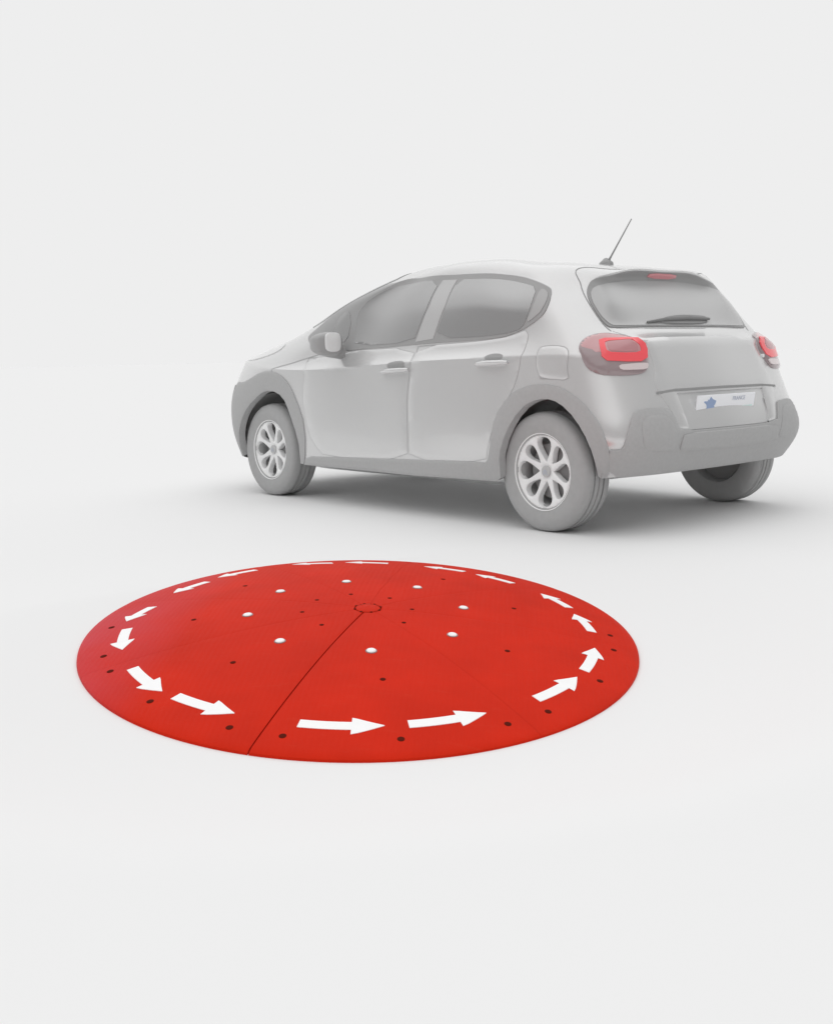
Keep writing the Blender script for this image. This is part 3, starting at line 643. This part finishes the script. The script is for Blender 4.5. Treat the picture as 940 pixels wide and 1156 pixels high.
# bonnet lamps (front, seen only as a sliver)
patch('headlight',[(1.2,4.15),(1.3,4.55),(2.2,4.72),(2.75,4.62),(2.9,4.4),(2.6,4.1),(2.0,4.02)],mat('headlamp',srgb(225,225,225),rough=.15,coat=.5),car,both=True,off=.004)
# wheels
RT,RR,HW=.306,.193,.095
def wheel_meshes():
    bm=bmesh.new()
    prof=[(RR-.006,-HW*.9),(RR+.012,-HW*.98),(.250,-HW*1.06),(.282,-HW*1.0),(.298,-HW*.86),(.3045,-HW*.6),(RT,-HW*.3)]
    # tread with three grooves
    for g in (-.045,-.0,.045): prof+= [(RT,g-.006),(RT-.007,g-.004),(RT-.007,g+.004),(RT,g+.006)]
    prof+= [(r,-h) for r,h in prof[:7][::-1]]
    prof+= [(RR-.02,HW*.6),(RR-.02,-HW*.6)]
    bm_lathe(bm,prof,72,close=True)
    tyre=from_bm(bm)
    # alloy face: eight tear-shaped openings
    oc=[(.2135*math.cos(2*PI*k/96),.2135*math.sin(2*PI*k/96)) for k in range(96)]
    holes=[]
    for k in range(8):
        a=PI/2+k*PI/4;bigh=k%2==0
        r0,r1,hw=((.056,.196,.063) if bigh else (.064,.188,.046))
        hp=[]
        for j in range(28):
            th=2*PI*j/28;x=(r0+r1)/2-(r1-r0)/2*math.cos(th);f=(x-r0)/(r1-r0)
            y=math.sin(th)*hw*(.22+1.0*f)
            hp.append((x*math.cos(a)-y*math.sin(a),x*math.sin(a)+y*math.cos(a)))
        holes.append(np.array(hp))
    V,Tn,bd=fill(np.array(oc),holes,(.011,.011))
    rr=np.hypot(V[:,0],V[:,1])
    z=HW*.93-.030*np.clip(1-rr/.205,0,1)**.8*1.0-.012*np.clip((rr-.200)/.012,0,1)
    z=np.where(rr<.04,z.min()+.0,z)
    hd=np.full(len(V),9.)
    for ho in holes: hd=np.minimum(hd,dist(V,ho))
    z=z-.006*(1-np.sqrt(1-np.clip(1-hd/.010,0,1)**2))
    top=np.c_[V,z];bv=sorted({i for e in bd for i in e});ix={v_:len(top)+k for k,v_ in enumerate(bv)}
    bot=top[bv]-np.array([0,0,.035])
    F=[tuple(t) for t in Tn]+[(b,a,ix[a],ix[b]) for a,b in bd]
    bm=bmesh.new();bm.from_mesh(mesh(np.concatenate([top,bot]),F));bmesh.ops.recalc_face_normals(bm,faces=bm.faces[:])
    # outer lip
    bm_lathe(bm,[(.2115,HW*.80),(.2125,HW*.97),(.2165,HW*.99),(.2185,HW*.93),(.2165,HW*.80)],96,close=True)
    RS=.91;bmesh.ops.scale(bm,vec=(RS,RS,1),verts=bm.verts[:])
    rim=from_bm(bm)
    bm=bmesh.new();bm_lathe(bm,[(.1925,HW*.85),(.187,HW*.2),(.178,-.03),(.0001,-.03)],64,caps=False);barrel=from_bm(bm)
    bm=bmesh.new();bm_lathe(bm,[(.14,HW*.05),(.14,HW*.2),(.06,HW*.25),(.05,HW*.5),(.0001,HW*.5)],48);disc=from_bm(bm)
    bm=bmesh.new();bm_lathe(bm,[(.029,HW*.4),(.029,HW*.71),(.026,HW*.745),(.0001,HW*.755)],32);cap=from_bm(bm)
    bm=bmesh.new()
    for y0 in (-.009,.003):
        pts=[(-.015,y0-.004),(0,y0+.007),(.015,y0-.004),(.015,y0-.009),(0,y0+.002),(-.015,y0-.009)]
        vs=[bm.verts.new((x,y,HW*.765)) for x,y in pts];bm.faces.new([vs[i] for i in (0,1,4,5)]);bm.faces.new([vs[i] for i in (1,2,3,4)])
    chev=from_bm(bm)
    return tyre,rim,barrel,disc,cap,chev
TY,RI,BA,DI,CA,CH=wheel_meshes()
M_cap=mat('hub_grey',srgb(196,196,196),rough=.4)
for x in (0,2.54):
    for sd in (1,-1):
        w=bpy.data.objects.new('wheel',TY);COL.objects.link(w)
        if not TY.materials:
            for me_,m_ in ((TY,M_tyre),(RI,M_rim),(BA,M_brake),(DI,M_brake),(CA,M_cap),(CH,M_greyink)):
                me_.materials.append(m_)
                for p in me_.polygons: p.use_smooth=True
                me_.set_sharp_from_angle(angle=math.radians(38))
        w.parent=car
        # local z -> outwards, local y -> up
        w.matrix_local=Matrix.Translation((x-1.3,sd*.728,RT-.001))@(Matrix(((-1,0,0,0),(0,0,1,0),(0,1,0,0),(0,0,0,1))) if sd>0 else Matrix(((1,0,0,0),(0,0,-1,0),(0,1,0,0),(0,0,0,1))))
        for nm,me_ in (('rim',RI),('wheel_barrel',BA),('brake_disc',DI),('hub_cap',CA),('hub_emblem',CH)):
            c=bpy.data.objects.new(nm,me_);COL.objects.link(c);c.parent=w
# the car's Empty sits between its axles: keep the parts where they were modelled
for c in car.children:
    if c.name.split('.')[0]!='wheel': c.matrix_parent_inverse=Matrix.Translation((-1.3,0,0))
# ------------------------------------------------------------------ camera
fm,X,Y,Z,yaw,pitch,roll=CAMP
fw=Vector((math.cos(yaw)*math.cos(pitch),math.sin(yaw)*math.cos(pitch),-math.sin(pitch)))
rt=Vector((math.sin(yaw),-math.cos(yaw),0));up=rt.cross(fw)
r2=rt*math.cos(roll)+up*math.sin(roll);u2=up*math.cos(roll)-rt*math.sin(roll)
cd=bpy.data.cameras.new('camera');co=bpy.data.objects.new('camera',cd);COL.objects.link(co)
co.matrix_world=Matrix(((r2.x,u2.x,-fw.x,X),(r2.y,u2.y,-fw.y,Y),(r2.z,u2.z,-fw.z,Z),(0,0,0,1)))
cd.sensor_fit='HORIZONTAL';cd.sensor_width=36;cd.lens=fm*1000/940*36
cd.shift_x=-(580-470)/940;cd.shift_y=(430-578)/940
cd.clip_start=.05;cd.clip_end=2000
scene.camera=co
# ------------------------------------------------------------------ studio light
w=bpy.data.worlds.new('World');scene.world=w;w.use_nodes=True;nt=w.node_tree
bg=nt.nodes['Background'];tc=nt.nodes.new('ShaderNodeTexCoord');sep=nt.nodes.new('ShaderNodeSeparateXYZ')
nt.links.new(tc.outputs['Generated'],sep.inputs['Vector'])
def mr(inp,a,b,c,d):
    n=nt.nodes.new('ShaderNodeMapRange');n.interpolation_type='SMOOTHSTEP'
    n.inputs['From Min'].default_value=a;n.inputs['From Max'].default_value=b;n.inputs['To Min'].default_value=c;n.inputs['To Max'].default_value=d
    nt.links.new(inp,n.inputs['Value']);return n.outputs['Result']
def mth(op,a,b):
    n=nt.nodes.new('ShaderNodeMath');n.operation=op
    for k,v in enumerate((a,b)):
        if isinstance(v,(int,float)): n.inputs[k].default_value=v
        else: nt.links.new(v,n.inputs[k])
    return n.outputs[0]
def hdot(ax,ay): return mth('ADD',mth('MULTIPLY',sep.outputs['X'],ax),mth('MULTIPLY',sep.outputs['Y'],ay))
topL=mr(sep.outputs['Z'],.45,.68,0,K_TOP)                       # added overhead glow in the world, lifts upward-facing panels
away=mr(hdot(.72,-.69),.10,.45,K_DARK,0)                        # world darkened beside and behind the camera, shaped to dim panel reflections
z0=mr(hdot(-.72,-.69),.2,.7,0,.32)                              # added darkening reaches higher towards the car's tail, dimming its rear panels
low=mr(mth('SUBTRACT',sep.outputs['Z'],z0),.36,.48,1,0)
val=mth('MULTIPLY',mth('ADD',WL,topL),mth('SUBTRACT',1,mth('MULTIPLY',away,low)))
cmb=nt.nodes.new('ShaderNodeCombineColor')
for k in range(3): nt.links.new(val,cmb.inputs[k])
nt.links.new(cmb.outputs[0],bg.inputs['Color']);bg.inputs['Strength'].default_value=1
scene.view_settings.view_transform='Standard';scene.view_settings.look='None'
scene.view_settings.exposure=0;scene.view_settings.gamma=1
scene.cycles.max_bounces=8;scene.cycles.diffuse_bounces=6
